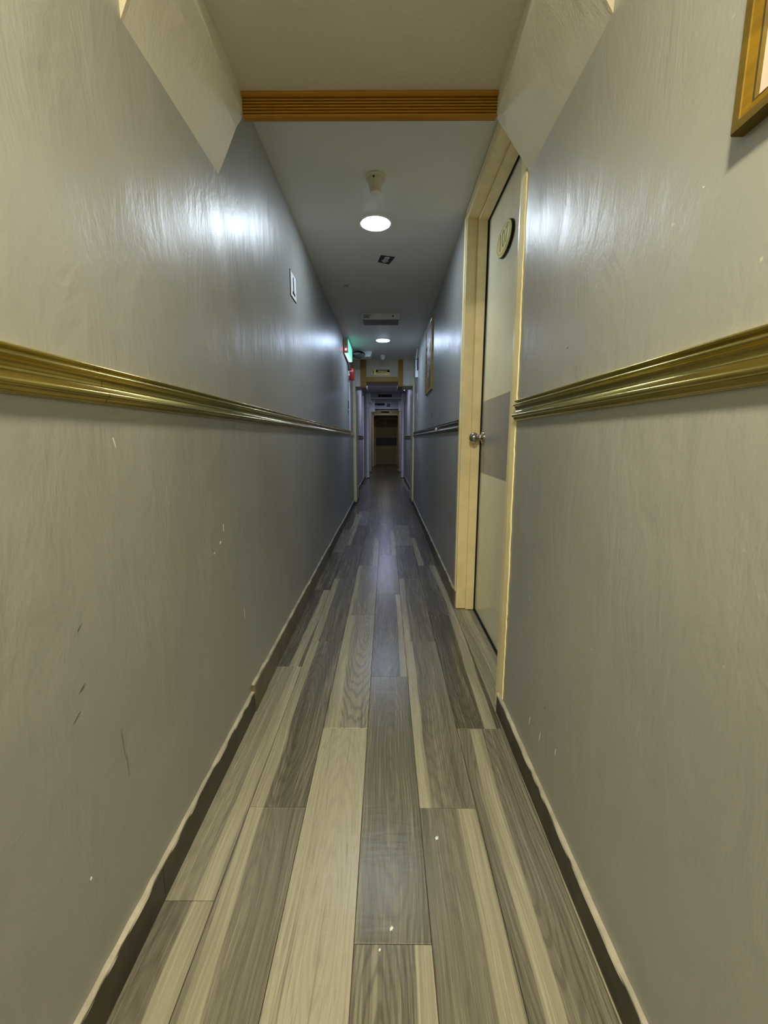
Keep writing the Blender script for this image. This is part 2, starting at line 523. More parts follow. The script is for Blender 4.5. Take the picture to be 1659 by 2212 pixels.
# fluted gold moulding under the far edge of the beam
prof = [(1.392, 1.9745), (1.366, 1.9745), (1.3635, 1.971), (1.3640, 1.9665), (1.3700, 1.9635)]
z = 1.9635
for i in range(6):
    prof += [(1.3790, z - .0008), (1.3790, z - .0030), (1.3715, z - .0042), (1.3705, z - .0058), (1.3715, z - .0074)]
    z -= .0077
prof += [(1.377, z - .002), (1.392, z - .002)]
trim1 = tag(MB().prism(prof, -.4125, .3165, 'yz').build('trim_1', M['gold_trim']), 'amber gold fluted moulding along the edge of the near beam', 'moulding', kind='structure')

# ------------------------------------------------------------------ second beam with gold fascia
Y2 = 6.5
b2 = empty('ceiling_beam', (0, Y2, 1.8), 'cream beam with amber gold fascia and a gold sign plate', 'beam', kind='structure')
MB().box(-.30, .18, Y2, 7.0, 1.863, ZC).build('lintel', M['beam_cream'], b2)
MB().box(L - .03, -.30, Y2, 7.0, 1.79, ZC, ch=.003).build('haunch', M['box_white'], b2)
MB().box(.18, R + .04, Y2, 7.0, 1.80, ZC, ch=.003).build('haunch', M['box_white'], b2)
MB().box(-.381, -.298, Y2 - .018, 7.02, 1.772, 1.795).build('haunch_cladding', M['gold_trim_d'], b2)
MB().box(-.381, -.298, Y2 - .018, Y2 + .002, 1.795, ZC).build('gold_stile', M['gold_trim'], b2)
MB().box(.178, .250, Y2 - .018, 7.02, 1.786, 1.805).build('haunch_cladding', M['gold_trim_d'], b2)
MB().box(.178, .250, Y2 - .018, Y2 + .002, 1.805, ZC).build('gold_stile', M['gold_trim'], b2)
MB().box(-.300, .180, Y2 - .014, Y2 + .03, 1.857, 1.925, ch=.003).build('gold_rail', M['gold_trim'], b2)
MB().box(.362, .375, Y2 - .006, Y2 + .002, 1.80, ZC).build('cover_strip', M['post'], b2)

def post(name_label, x0, x1, y0, y1, z0, z1, mat, foot=True):
    p = empty('pillar', ((x0 + x1) / 2, y0, 0), name_label, 'door post', kind='structure')
    MB().box(x0, x1, y0, y1, z0, z1, ch=.004).build('post_shaft', mat, p)
    if foot:
        MB().box(x0 - .001, x1 + .001, y0 - .002, y1, 0, z0).build('post_foot', M['base_dark'], p)
    return p
pl = post('cream timber post against the left wall below the gold fascia', L - .005, -.462, Y2 - .06, 7.0, .045, ZC, M['post'])
MB().box(-.470, -.457, Y2 - .066, Y2 - .05, .045, 1.79).build('edge_bead', M['cream'], pl)
pr_ = post('cream timber post against the right wall below the gold fascia', .402, R + .005, Y2 - .06, 7.0, .045, ZC, M['post'])
MB().box(R - .012, R + .003, Y2 - .085, Y2 - .058, .045, 1.90).build('edge_bead', M['cream_edge'], pr_)

# ------------------------------------------------------------------ far beams and posts
def far_beam(label, y, d, xl, xr, bl, br, zb, zl, zr, mat):
    """xl..bl left box, br..xr right box; zl, zr their undersides; zb underside of the lintel"""
    b = empty('ceiling_beam', (0, y, zb), label, 'beam', kind='structure')
    MB().box(xl, xr, y, y + d, zb, ZC).build('lintel', mat, b)
    MB().box(xl, bl, y - .03, y + d, zl, ZC, ch=.004).build('haunch', M['white'] if mat is M['lilac'] else mat, b)
    MB().box(br, xr, y - .03, y + d, zr, ZC, ch=.004).build('haunch', M['white'] if mat is M['lilac'] else mat, b)
    MB().box(bl, br, y - .012, y, zb, zb + .022).build('edge_strip', M['white'], b)
    return b
far_beam('pale lilac beam with white corner boxes, third along the corridor', 11.0, .5, -.60, .485, -.392, .395, 2.040, 1.947, 1.975, M['lilac'])
far_beam('grey beam with white corner boxes, fourth along the corridor', 13.0, .5, -.521, .463, -.339, .379, 1.931, 1.838, 1.866, M['lilac'])
far_beam('dim grey beam just before the end door', 15.5, .4, -.500, .450, -.40, .40, 1.880, 1.86, 1.86, M['wall'])
M['post_white'] = simple('white_post_paint', (.88, .87, .84), .4)
post('white post at the left foot of the lilac beam', -.506, -.443, 10.97, 11.3, .02, 1.947, M['post_white'])
post('white post at the right foot of the lilac beam', .402, .458, 10.97, 11.3, .02, 1.975, M['post_white'])
post('pale post at the left foot of the fourth beam', -.512, -.455, 12.97, 13.3, .02, 1.838, M['post'])
post('pale post at the right foot of the fourth beam', .412, .452, 12.97, 13.3, .02, 1.866, M['post'])
post('thin pale post on the left just before the end door', -.500, -.452, 15.47, 15.8, .02, 1.87, M['post'])
post('thin pale post on the right just before the end door', .438, .450, 15.47, 15.8, .02, 1.87, M['post'])
tag(MB().box(-.547, -.535, 10.02, 10.12, 0, 2.0).build('trim_2', M['post_white']), 'thin pale architrave strip on the left wall past the gold beam', 'architrave', kind='structure')

# ------------------------------------------------------------------ dado rails
def arc(cx, cz, r, a0, a1, n):
    return [(cx + r * math.cos(math.radians(a0 + (a1 - a0) * i / n)), cz + r * math.sin(math.radians(a0 + (a1 - a0) * i / n))) for i in range(n + 1)]
RP = ([(0, 0), (.0040, 0)] + arc(.0040, .0075, .0065, -80, -10, 5) + [(.0112, .0078), (.0112, .0098)]
      + arc(.0118, .0160, .0058, -75, 88, 10)
      + [(.0118 + (.0052 - .0118) * math.sin(math.pi * t / 9) , .0222 + .0235 * t / 9) for t in range(1, 9)]
      + arc(.0120, .0492, .0036, -80, 85, 7)
      + [(.0105, .0532), (.0015, .0535), (.0015, .0580), (.0098, .0583)] + arc(.0080, .0612, .0027, -60, 90, 5) + [(0, .0640)])
def rail(name, label, side, x, segs, z=1.060, mat='gold_rail', sc=1.0):
    r = empty(name, (x, segs[0][0], z), label, 'dado rail', kind='structure')
    for a, b in segs:
        pts = [(x + side * d * sc, z + h) for d, h in RP]
        MB().prism(pts, a, b, 'xz').build('rail_length', M[mat], r, smooth=True)
    return r
rail('trim_3', 'long gold moulded dado rail on the left wall', 1, L, [(YB, .7440), (.7452, 1.52), (1.5208, 3.6), (3.6008, 6.43)])
rail('trim_4', 'gold moulded dado rail on the right wall, ending at the door frame', -1, R, [(YB, 1.375)])
rail('trim_5', 'dark gold dado rail on the right wall beyond the cream door', -1, R, [(2.445, 3.3), (3.3008, 6.41)], 1.050, 'gold_dark')
rail('trim_6', 'dark dado rail on the left wall past the gold beam', 1, -.545, [(7.0, 10.0)], 1.02, 'gold_dark')
rail('trim_7', 'dark dado rail on the right wall past the gold beam', -1, .478, [(7.0, 10.9)], 1.02, 'gold_dark')
# white plaster blob on the far right rail
m = MB().lathe([(0, -.012), (.008, -.009), (.011, 0), (.007, .010), (0, .016)], (R - .017, 3.42, 1.083), 'z', 10)
tag(m.build('plaster_blob', M['paper'], smooth=True), 'small white plaster blob stuck on the dark rail', 'plaster')

# ------------------------------------------------------------------ baseboards
def jag_strip(x, side, wd, y0, y1, z, n, amp):
    m = MB(); vs = []; fs = []
    for i in range(n + 1):
        y = y0 + (y1 - y0) * i / n
        a = random.uniform(-amp, amp)
        h = z + random.uniform(-.0015, .0012)
        vs += [(x, y, z - .003), (x + side * (wd + a), y, z - .002), (x + side * (wd + a) * .8, y, h + .002), (x, y, h + .003 + random.uniform(0, .002))]
    for i in range(n):
        for q in range(3):
            fs.append((i * 4 + q, (i + 1) * 4 + q, (i + 1) * 4 + q + 1, i * 4 + q + 1))
    m.add(vs, fs); return m
def baseboard(name, label, side, x, segs, caulk_w=.011, n=60):
    b = empty(name, (x, segs[0][0], 0), label, 'baseboard', kind='structure')
    for (a, e, h, th, mat) in segs:
        MB().box(min(x, x + side * th), max(x, x + side * th), a + .001, e - .001, 0, h).build('tile', M[mat], b)
        jag_strip(x, side, caulk_w if th > .008 else .006, a, e, h, max(6, int(n * .6 * (e - a))), .0020).build('caulk_line', M['caulk'], b, fix=False)
    return b
baseboard('baseboard_left', 'brown tile skirting along the left wall with a step in height', 1, L,
          [(YB, -1.2, .080, .011, 'base_dark'), (-1.2, -.2, .080, .011, 'base_dark'), (-.2, .76, .080, .011, 'base_dark'), (.76, 1.405, .080, .011, 'base_dark'),
           (1.405, 1.56, .104, .014, 'base_mid'), (1.56, 2.5, .102, .012, 'base_mid'), (2.5, 3.46, .098, .011, 'base_mid'),
           (3.46, 4.42, .092, .011, 'base_dark'), (4.42, 6.42, .082, .011, 'base_dark')])
baseboard('baseboard_right', 'dark brown tile skirting on the near right wall under ragged caulk', -1, R,
          [(YB, -1.2, .074, .010, 'base_dark'), (-1.2, -.2, .074, .010, 'base_dark'), (-.2, .42, .074, .010, 'base_dark'), (.42, 1.408, .074, .010, 'base_dark')])
baseboard('baseboard_beyond', 'dark tile skirting with a pale top line beyond the cream door', -1, R,
          [(2.425, 3.4, .100, .010, 'base_mid'), (3.4, 4.4, .098, .010, 'base_dark'), (4.4, 6.42, .090, .010, 'base_dark')])
baseboard('baseboard_passage', 'dark tile skirting on the left past the gold beam', 1, -.545, [(7.0, 10.9, .09, .01, 'base_dark')], n=12)
baseboard('baseboard_rear', 'dark tile skirting on the right past the gold beam', -1, .478, [(7.0, 10.9, .09, .01, 'base_dark')], n=12)
baseboard('baseboard_inner', 'thin dark skirting on the left before the end door', 1, -.510, [(11.3, 12.95, .08, .01, 'base_dark')], n=8)
baseboard('baseboard_outer', 'thin dark skirting on the right before the end door', -1, .458, [(11.3, 12.95, .08, .01, 'base_dark')], n=8)

# chips and scratches in the paint, parts of the walls
WL, WR = bpy.data.objects['wall_left'], bpy.data.objects['wall_right']
def chip(wall, side, y, z, ry, rz, ang=0.0, mat='paper'):
    n = 9; vs = []
    for i in range(n):
        a = 2 * math.pi * i / n
        k = random.uniform(.6, 1.2)
        u, w_ = ry * k * math.cos(a), rz * k * math.sin(a)
        vs.append((side, y + u * math.cos(ang) - w_ * math.sin(ang), z + u * math.sin(ang) + w_ * math.cos(ang)))
    inn = .0006 if side < 0 else -.0006
    m = MB()
    m.add([(x + inn, b, c2) for x, b, c2 in vs] + [(x - inn, b, c2) for x, b, c2 in vs],
          [tuple(range(n))] + [(i, (i + 1) % n, n + (i + 1) % n, n + i) for i in range(n)])
    m.build('paint_chip', M[mat], wall)
M['scuff'] = simple('dark_scuff', (.16, .155, .135), .6)
for y, z, ry, rz, an, mt in [(1.215, .696, .006, .003, .6, 'paper'), (1.168, .676, .005, .0025, .2, 'paper'), (1.245, .735, .0012, .012, 0, 'paper'),
                             (.77, .995, .001, .012, .3, 'paper'), (1.38, .40, .0010, .02, 0, 'paper'), (.70, .43, .0012, .03, .05, 'scuff'),
                             (.705, .38, .001, .025, 0, 'scuff'), (.62, .60, .010, .002, .5, 'scuff'), (.60, .56, .012, .002, .5, 'scuff'),
                             (.585, .27, .003, .003, 0, 'paper'), (.63, .70, .009, .0015, .7, 'scuff')]:
    chip(WL, L, y, z, ry, rz, an, mt)
for y, z, ry, rz, an, mt in [(1.00, .30, .003, .003, 0, 'scuff'), (1.16, .545, .002, .002, 0, 'paper'), (.92, .235, .0012, .010, .1, 'paper'),
                             (1.02, .20, .0012, .016, .2, 'paper'), (1.10, .19, .001, .014, .1, 'paper'), (.62, 1.33, .0016, .0016, 0, 'paper'),
                             (1.30, 1.56, .012, .002, .9, 'paper'), (1.02, 1.21, .003, .002, 0, 'scuff'), (3.9, 1.20, .05, .015, 1.3, 'scuff'), (3.6, .95, .03, .010, 1.4, 'scuff')]:
    chip(WR, R, y, z, ry, rz, an, mt)

# ------------------------------------------------------------------ near door
XD = .530
d1 = empty('door_1', (.48, 1.9, 0), 'cream flush door with grey band, steel knob and brass number plate', 'door', kind='structure')
JP = [(R - .002, 2.368), (.470, 2.368), (.4705, 2.3695), (.4735, 2.3695), (.474, 2.353), (.520, 2.353), (.520, 2.372), (.575, 2.372), (.575, DY1), (R - .002, DY1)]
m = MB(); m.prism(JP, .004, DZ - .002, 'xy'); m.build('door_jamb', M['cream'], d1)
JN = [(R - .002, 1.455), (.470, 1.455), (.474, 1.470), (.520, 1.470), (.520, 1.452), (.575, 1.452), (.575, DY0), (R - .002, DY0)]
m = MB(); m.prism(JN, .004, DZ - .002, 'xy'); m.build('door_jamb', M['cream'], d1)
HP = [(R - .002, 2.118), (.470, 2.118), (.4705, 2.1195), (.4735, 2.1195), (.474, 2.103), (.520, 2.103), (.520, 2.122), (.575, 2.122), (.575, DZ), (R - .002, DZ)]
m = MB(); m.prism(HP, 1.455, 2.368, 'xz'); m.build('door_head', M['cream'], d1)
# thin architrave on the wall face: far side and along the head
MB().box(R - .006, R + .001, 2.395, 2.432, .100, 2.160, ch=.0015).build('architrave', M['cream_edge'], d1)
MB().box(R - .006, R + .001, 1.41, 2.432, 2.146, 2.166, ch=.0015).build('architrave', M['cream'], d1)
# ragged painted plaster edge on the near side
vs = []; fs = []
n = 90
for i in range(n + 1):
    z = .078 + (1.79 - .078) * i / n
    g = .034 * (z / 1.79) ** 1.3
    e = 1.360 + g + random.uniform(-.0030, .0030) + .002 * math.sin(z * 9)
    o_ = 1.409 + g + random.uniform(-.0006, .0006)
    vs += [(R + .001, o_ + .001, z), (R - .0035, o_, z), (R - .0035, e + .002, z), (R + .001, e, z)]
for i in range(n):
    for q in range(3):
        fs.append((i * 4 + q, i * 4 + q + 1, (i + 1) * 4 + q + 1, (i + 1) * 4 + q))
MB().add(vs, fs).build('plaster_edge', M['cream_edge'], d1)['label'] = 'bright cream ragged strip of painted plaster'
# black strips painting the shade in the gaps around the leaf
MB().box(.5203, .5285, 2.3535, 2.3719, .006, 2.1225).build('gap_shade', M['black'], d1)
MB().box(.5203, .5285, 1.456, 2.3719, 2.1035, 2.1219).build('gap_shade', M['black'], d1)
MB().box(.5203, .5700, 1.456, 2.366, .0005, .006).build('floor_gap', M['black'], d1)
# leaf
leaf = MB().box(XD, XD + .040, 1.456, 2.364, .008, 2.116, ch=.002).build('door_leaf', M['door'], d1)
MB().box(XD - .0016, XD + .002, 1.4575, 2.3625, .822, 1.204).build('grey_band', M['band'], leaf)
MB().box(XD - .0004, XD + .001, 1.47, 2.3, 1.2035, 1.2052).build('band_edge', M['cream_edge'], leaf)
KY, KZ = 2.300, 1.012
knob = MB().lathe([(0.0335, 0), (.0335, -.004), (.0325, -.007), (.0300, -.0095), (.0240, -.0118), (.0175, -.0138), (.0145, -.0165), (.0128, -.020), (.0122, -.025), (.0126, -.030), (.0142, -.0335)]
                  + [(.0285 * math.sin(a) + .0003, -.0535 - .0235 * -math.cos(a) * -1) for a in [math.radians(d) for d in range(148, -1, -7)]][::1], (XD - .0016, KY, KZ), 'x', 40)
knob.build('door_knob', M['steel'], leaf, smooth=True)['label'] = 'round polished steel knob'
PYc, PZc, PA, PB = 2.012, 1.868, .118, .063
def ellipse(a, b, x0, x1, mi=0, bev=.004):
    m = MB(); n = 56; vs = []; fs = []
    rings = [(1.0, x0), (1.0, x1 + bev * .6), (1 - bev / a, x1)]
    for s, x in rings:
        vs += [(x, PYc + a * s * math.cos(2 * math.pi * i / n), PZc + b * s * math.sin(2 * math.pi * i / n)) for i in range(n)]
    for q in range(2):
        for i in range(n):
            fs.append((q * n + i, q * n + (i + 1) % n, (q + 1) * n + (i + 1) % n, (q + 1) * n + i))
    fs.append(tuple(range(2 * n, 3 * n)))
    return m.add(vs, fs, mi)
ellipse(PA, PB, XD, XD - .012).build('number_plate_back', M['black'], leaf)
ellipse(PA * .97, PB * .97, XD - .012, XD - .0155).build('number_plate', M['brass'], leaf)
# text faces -X: text x axis -> -Y, text y axis -> Z
mtx = Matrix.Translation((XD - .0158, PYc, PZc)) @ Matrix(((0, 0, -1, 0), (-1, 0, 0, 0), (0, 1, 0, 0), (0, 0, 0, 1)))
text_mesh('plate_number', '107', .098, M['brass_cut'], leaf, mtx)
ring = MB()
pts = [(XD - .0158, PYc + PA * .86 * math.cos(2 * math.pi * i / 48), PZc + PB * .80 * math.sin(2 * math.pi * i / 48)) for i in range(48)]
ring.tube(pts, .0008, 6, closed=True).build('plate_ring', M['brass_cut'], leaf)

# ------------------------------------------------------------------ end door
d2 = empty('door_2', (0, YE, 0), 'dark olive door with a navy band closing the far end', 'door', kind='structure')
M['end_door'] = simple('olive_door', (.36, .345, .20), .4, 0, .4, .05)
M['end_band'] = simple('navy_band', (.055, .065, .09), .4, 0, .4, .05)
MB().box(-.462, -.412, YE - .06, YE, 0, 1.845).build('door_jamb', M['post'], d2)
MB().box(.430, .450, YE - .06, YE, 0, 1.845).build('door_jamb', M['post'], d2)
MB().box(-.462, .450, YE - .06, YE, 1.82, 1.86).build('door_head', M['post'], d2)
leaf2 = MB().box(-.41, .428, YE - .03, YE, .02, 1.818).build('door_leaf', M['end_door'], d2)
MB().box(-.408, .426, YE - .033, YE - .029, .765, 1.078).build('navy_band', M['end_band'], leaf2)
MB().lathe([(.03, 0), (.03, -.008), (.012, -.015), (.012, -.03), (.028, -.045), (.028, -.06), (0, -.07)], (-.335, YE - .032, .90), 'y', 16).build('door_knob', M['steel'], leaf2, smooth=True)
MB().lathe([(.07, 0), (.07, -.006), (.05, -.009), (0, -.009)], (-.02, YE - .03, 1.675), 'y', 20).build('number_plate', M['sign_gold'], leaf2)
MB().box(-.44, -.36, YE - .12, YE - .03, 1.72, 1.80, ch=.01).build('door_closer', M['white'], d2)

# ------------------------------------------------------------------ ceiling lamps
LL = ['round white downlight overhead, before the near haunched beam',
      'large bright round downlight just past the near beam, behind the detector',
      'smaller lit round downlight in front of the gold fascia beam',
      'round downlight hidden above the lilac passage past the gold beam',
      'added unseen dim fill downlight behind the pale lilac beam',
      'added unseen faint fill downlight in the dim stretch before the end door',
      'added unseen fill downlight well behind the viewpoint']
for (x, y, r, col, pw), lab in zip(LAMPS, LL):
    lamp = empty('ceiling_downlight', (x, y, ZC), lab, 'ceiling light', 'round recessed downlights')
    MB().lathe([(r * .985, .001), (r * 1.12, .001), (r * 1.12, -.003), (r * 1.02, -.005), (r * .985, -.004)], (x, y, ZC), 'z', 48, 0, False).build('trim_ring', M['lamp_trim'], lamp, smooth=True)
    MB().lathe([(0, -.0095), (r * .6, -.0085), (r * .90, -.0065), (r * .98, -.0025), (r * .98, .001)], (x, y, ZC), 'z', 48).build('diffuser', emissive('lamp_glow', col, pw), lamp)

# ------------------------------------------------------------------ detectors
dt = empty('heat_detector', (-.049, 2.11, ZC), 'aged white cone-shaped ceiling detector hanging before the bright downlight', 'detector')
MB().lathe([(0, .001), (.044, .001), (.046, -.006), (.042, -.012), (0, -.012)], (-.049, 2.11, ZC), 'z', 32).build('base', M['offwhite'], dt, smooth=True)
MB().lathe([(.036, -.012), (.034, -.022), (.030, -.040), (.026, -.058), (.024, -.066), (0, -.066)], (-.049, 2.11, ZC), 'z', 32).build('body', M['offwhite'], dt, smooth=True)
MB().lathe([(.022, -.066), (.022, -.070), (.017, -.076), (0, -.078)], (-.049, 2.11, ZC), 'z', 32).build('sensor_cap', M['white'], dt, smooth=True)
MB().lathe([(.004, 0), (.004, -.0025), (0, -.003)], (-.056, 2.0758, ZC - .018), 'y', 10).build('indicator', M['black'], dt)
dt = empty('smoke_detector', (-.047, 6.15, ZC), 'white domed smoke detector in front of the gold sign beam', 'detector')
MB().lathe([(0, .001), (.036, .001), (.038, -.008), (.036, -.016), (0, -.016)], (-.047, 6.15, ZC), 'z', 24).build('base', M['white'], dt, smooth=True)
MB().lathe([(.034, -.016), (.033, -.03), (.028, -.048), (.016, -.06), (0, -.064)], (-.047, 6.15, ZC), 'z', 24).build('dome', M['white'], dt, smooth=True)

# ------------------------------------------------------------------ arrow sticker on the ceiling
def quad_sticker(name, label, pts, z, arrow_w=.30):
    """pts: near-left, far-left, far-right, near-right corners on the ceiling; arrow points to the near edge"""
    A, B, Cc, D = [Vector((p[0], p[1], 0)) for p in pts]
    def uv(u, v, dz):
        p = (A * (1 - u) + D * u) * (1 - v) + (B * (1 - u) + Cc * u) * v
        return (p.x, p.y, z - dz)
    m = MB()
    q = [uv(0, 0, .0012), uv(1, 0, .0012), uv(1, 1, .0012), uv(0, 1, .0012)]
    m.add(q + [(a[0], a[1], z + .0005) for a in q], [(0, 1, 2, 3), (0, 4, 5, 1), (1, 5, 6, 2), (2, 6, 7, 3), (3, 7, 4, 0)])
    o = tag(m.build(name, M['black_gloss']), label, 'sign')
    ar = [(.5, .10), (.80, .38), (.66, .38), (.66, .88), (.34, .88), (.34, .38), (.20, .38)]
    m = MB(); k = len(ar)
    m.add([uv(u, v, .0024) for u, v in ar] + [uv(u, v, .0010) for u, v in ar],
          [tuple(range(k))] + [(i, (i + 1) % k, k + (i + 1) % k, k + i) for i in range(k)])
    m.build('arrow_outline', M['paper'], o)
    ar = [(.5, .19), (.68, .345), (.60, .345), (.60, .82), (.40, .82), (.40, .345), (.32, .345)]
    m = MB()
    m.add([uv(u, v, .0034) for u, v in ar] + [uv(u, v, .0012) for u, v in ar],
          [tuple(range(k))] + [(i, (i + 1) % k, k + (i + 1) % k, k + i) for i in range(k)])
    m.build('arrow_fill', M['pale_vinyl'], o)
    return o
quad_sticker('arrow_sticker', 'black square ceiling sticker with a pale arrow, past the bright downlight',
             [(-.057, 3.027), (-.034, 2.921), (.059, 2.949), (.018, 3.065)], ZC)

# ------------------------------------------------------------------ emergency light box
ex0, ex1, ey0, ey1 = -.232, .130, 4.17, 4.40
em = empty('emergency_light', ((ex0 + ex1) / 2, ey0, ZC), 'grey box-shaped emergency light on the ceiling between the two downlights', 'emergency light')
MB().box(ex0, ex1, ey0, ey0 + .02, 2.118, ZC, ch=.002).build('front_panel', M['white'], em)
MB().box(ex0 + .010, ex1 - .010, ey0 + .02, ey1, 2.122, ZC, ch=.002).build('lower_cover', M['smoke'], em)
MB().box(ex0, ex0 + .010, ey0 + .02, ey1 + .01, 2.112, ZC, ch=.002).build('end_cap', M['white'], em)
MB().box(ex1 - .010, ex1, ey0 + .02, ey1 + .01, 2.112, ZC, ch=.002).build('end_cap', M['white'], em)
MB().box(ex1 - .075, ex1 - .058, ey0 - .004, ey0 + .001, 2.139, 2.148, ch=.001).build('test_switch', M['black'], em)
MB().box(ex0 + .020, ex0 + .075, ey0 - .002, ey0 + .001, 2.126, 2.160, ch=.0008).build('rating_label', M['grey_plastic'], em)
MB().box(ex0 + .082, ex0 + .090, ey0 - .003, ey0 + .001, 2.142, 2.158).build('indicator', M['grey_plastic'], em)

# ------------------------------------------------------------------ number sign on the left wall
ns = empty('number_sign', (L, 2.385, 1.80), 'small white wall sign with a black figure one, above the gold rail', 'sign')
ns_y0, ns_y1, ns_z0, ns_z1 = 2.318, 2.452, 1.738, 1.866
MB().box(L - .0005, L + .0030, ns_y0, ns_y1, ns_z0, ns_z1).build('border_plate', M['black'], ns)
MB().box(L + .0030, L + .0042, ns_y0 + .004, ns_y1 - .004, ns_z0 + .004, ns_z1 - .004).build('white_panel', M['paper'], ns)
mtx = Matrix.Translation((L + .0046, (ns_y0 + ns_y1) / 2, (ns_z0 + ns_z1) / 2)) @ Matrix(((0, 0, 1, 0), (1, 0, 0, 0), (0, 1, 0, 0), (0, 0, 0, 1)))
text_mesh('figure', '1', .105, M['black'], ns, mtx, fat=.0035)
MB().box(L + .0042, L + .0052, 2.358, 2.418, 1.760, 1.772).build('figure_foot', M['black'], ns)

# ------------------------------------------------------------------ exit sign box on the left wall
xs0, xs1, ys0, ys1, zs0, zs1 = L + .004, -.436, 5.06, 5.62, 1.985, 2.145
es = empty('exit_sign_box', (L, ys0, zs0), 'green glowing exit light box on the left wall with red indicator', 'exit sign')
MB().box(xs0, xs1 - .006, ys0, ys1, zs0 + .006, zs1, ch=.003).build('housing', M['offwhite'], es)
MB().box(xs1 - .006, xs1, ys0 + .004, ys1, zs0 + .008, zs1 - .004).build('green_panel', M['exit_green'], es)
MB().box(xs0 + .012, xs1 - .004, ys0 + .004, ys1 - .004, zs0, zs0 + .006).build('lower_diffuser', M['exit_white'], es)
MB().lathe([(.011, 0), (.011, -.004), (.006, -.010), (0, -.012)], ((xs0 + xs1) / 2, ys0, zs0 + .045), 'y', 16).build('red_indicator', M['led_red'], es)
MB().lathe([(.007, 0), (.007, -.004), (0, -.005)], ((xs0 + xs1) / 2, ys0, zs0 + .105), 'y', 12).build('test_button', M['grey_plastic'], es)
MB().tube([(L + .004, ys0 + .02, zs0 + .01), (L + .006, ys0 + .25, zs0 - .012), (L + .006, ys0 + .56, zs0 - .03), (L + .006, ys0 + .60, zs0 - .10)], .005, 8).build('black_cable', M['black'], es)

# ------------------------------------------------------------------ red alarm sounder
ax, ay, az = -.452, 5.72, 1.86
al = empty('alarm_sounder', (L, ay, az), 'red cylindrical fire alarm sounder on the left wall under the exit box', 'fire alarm')
MB().lathe([(0, -.085), (.026, -.085), (.031, -.078), (.033, .0), (.034, .055), (.028, .066), (0, .068)], (ax, ay, az), 'z', 28).build('body', M['red'], al, smooth=True)
MB().lathe([(0.010, 0), (.012, -.004), (.008, -.014), (0, -.017)], (ax - .008, ay - .030, az + .022), 'y', 14).build('strobe_lens', M['pink_lens'], al, smooth=True)
MB().lathe([(0.007, 0), (.008, -.004), (0, -.010)], (ax + .014, ay - .028, az + .028), 'y', 12).build('strobe_lens', M['pink_lens'], al, smooth=True)
MB().box(L - .001, ax - .018, ay - .02, ay + .02, az - .03, az + .03, ch=.003).build('wall_bracket', M['white'], al)
cw = empty('cable_conduit', (L, 5.78, 1.5), 'thin white cable duct down the left wall below the red sounder', 'conduit')
MB().box(L - .001, L + .010, 5.80, 5.825, 1.10, 1.80, ch=.002).build('duct', M['white'], cw)
MB().tube([(L + .006, 5.76, 1.79), (L + .010, 5.70, 1.72), (L + .006, 5.74, 1.62)], .004, 8).build('white_cable', M['white'], cw)
hk = empty('hanging_cable', (L, 5.6, 1.4), 'short black cable with a looped end hanging beside the left post', 'cable')
MB().tube([(L + .006, 5.60, 1.50), (L + .007, 5.60, 1.44), (L + .006, 5.60, 1.40)], .0045, 8).build('drop', M['black'], hk)
loop = [(L + .008, 5.60 + .035 * math.sin(a) , 1.375 + .030 * math.cos(a)) for a in [2 * math.pi * i / 20 for i in range(20)]]
MB().tube(loop, .0045, 8, closed=True).build('loop', M['smoke'], hk)

# ------------------------------------------------------------------ wireless box and cable coil on the ceiling
wb = empty('wireless_box', (-.31, 5.9, ZC), 'flat white box on the ceiling behind the exit light', 'network box')
MB().prism([(-.45, 2.095), (-.215, 2.100), (-.192, 2.150), (-.192, ZC), (-.45, ZC)], 5.86, 6.02, 'xz').build('casing', M['white'], wb)
cc = empty('cable_coil', (-.40, 5.80, 2.13), 'coil of black cable hanging in front of the white ceiling box', 'cable')
for k in range(4):
    ra, rb = .088 - .010 * k, .046 - .008 * k
    pts = [(-.372 - .006 * k + ra * math.cos(a), 5.83 - .012 * k + .008 * math.sin(a), 2.118 + .003 * k + rb * math.sin(a)) for a in [2 * math.pi * i / 32 for i in range(32)]]
    MB().tube(pts, .0046, 8, closed=True).build('cable_turn', M['black'], cc, smooth=True)

# ------------------------------------------------------------------ right wall fittings near the second beam
jb = empty('junction_box', (R, 5.78, 1.88), 'white junction box with conduit bend on the right wall by the post', 'junction box')
MB().box(R - .032, R + .001, 5.74, 5.82, 1.815, 1.900, ch=.004).build('box', M['white'], jb)
MB().tube([(R - .012, 5.72, ZC), (R - .016, 5.75, 2.11), (R - .022, 5.78, 2.05)], .010, 10).build('conduit_bend', M['white'], jb, smooth=True)
MB().tube([(R - .022, 5.78, 2.05), (R - .022, 5.78, 1.97), (R - .018, 5.78, 1.895)], .010, 10).build('conduit', M['white'], jb, smooth=True)
MB().lathe([(.0125, -.008), (.0125, .008)], (R - .022, 5.78, 2.05), 'z', 12).build('coupling', M['smoke'], jb)
MB().box(R - .008, R + .001, 5.70, 5.735, 1.90, 2.06).build('conduit_shadow', M['black'], jb)  # black slab painting the shadow gap behind the conduit
kc = empty('wall_cable', (R, 5.55, 1.45), 'grey cable loop clipped to the right wall under the junction box', 'cable')
MB().tube([(R - .006, 5.62, 1.60), (R - .010, 5.57, 1.55), (R - .012, 5.56, 1.45), (R - .012, 5.60, 1.36), (R - .006, 5.62, 1.32)], .005, 8).build('loop', M['grey_plastic'], kc, smooth=True)
MB().box(R - .016, R + .001, 5.60, 5.64, 1.310, 1.325).build('clip', M['grey_plastic'], kc)
cv = empty('ceiling_conduit', (.40, 9.2, 2.1), 'short white pipe dropping from the ceiling in the lilac passage', 'conduit')
MB().tube([(.405, 9.2, ZC), (.400, 9.2, 2.08), (.392, 9.2, 2.03)], .012, 10).build('pipe', M['white'], cv, smooth=True)
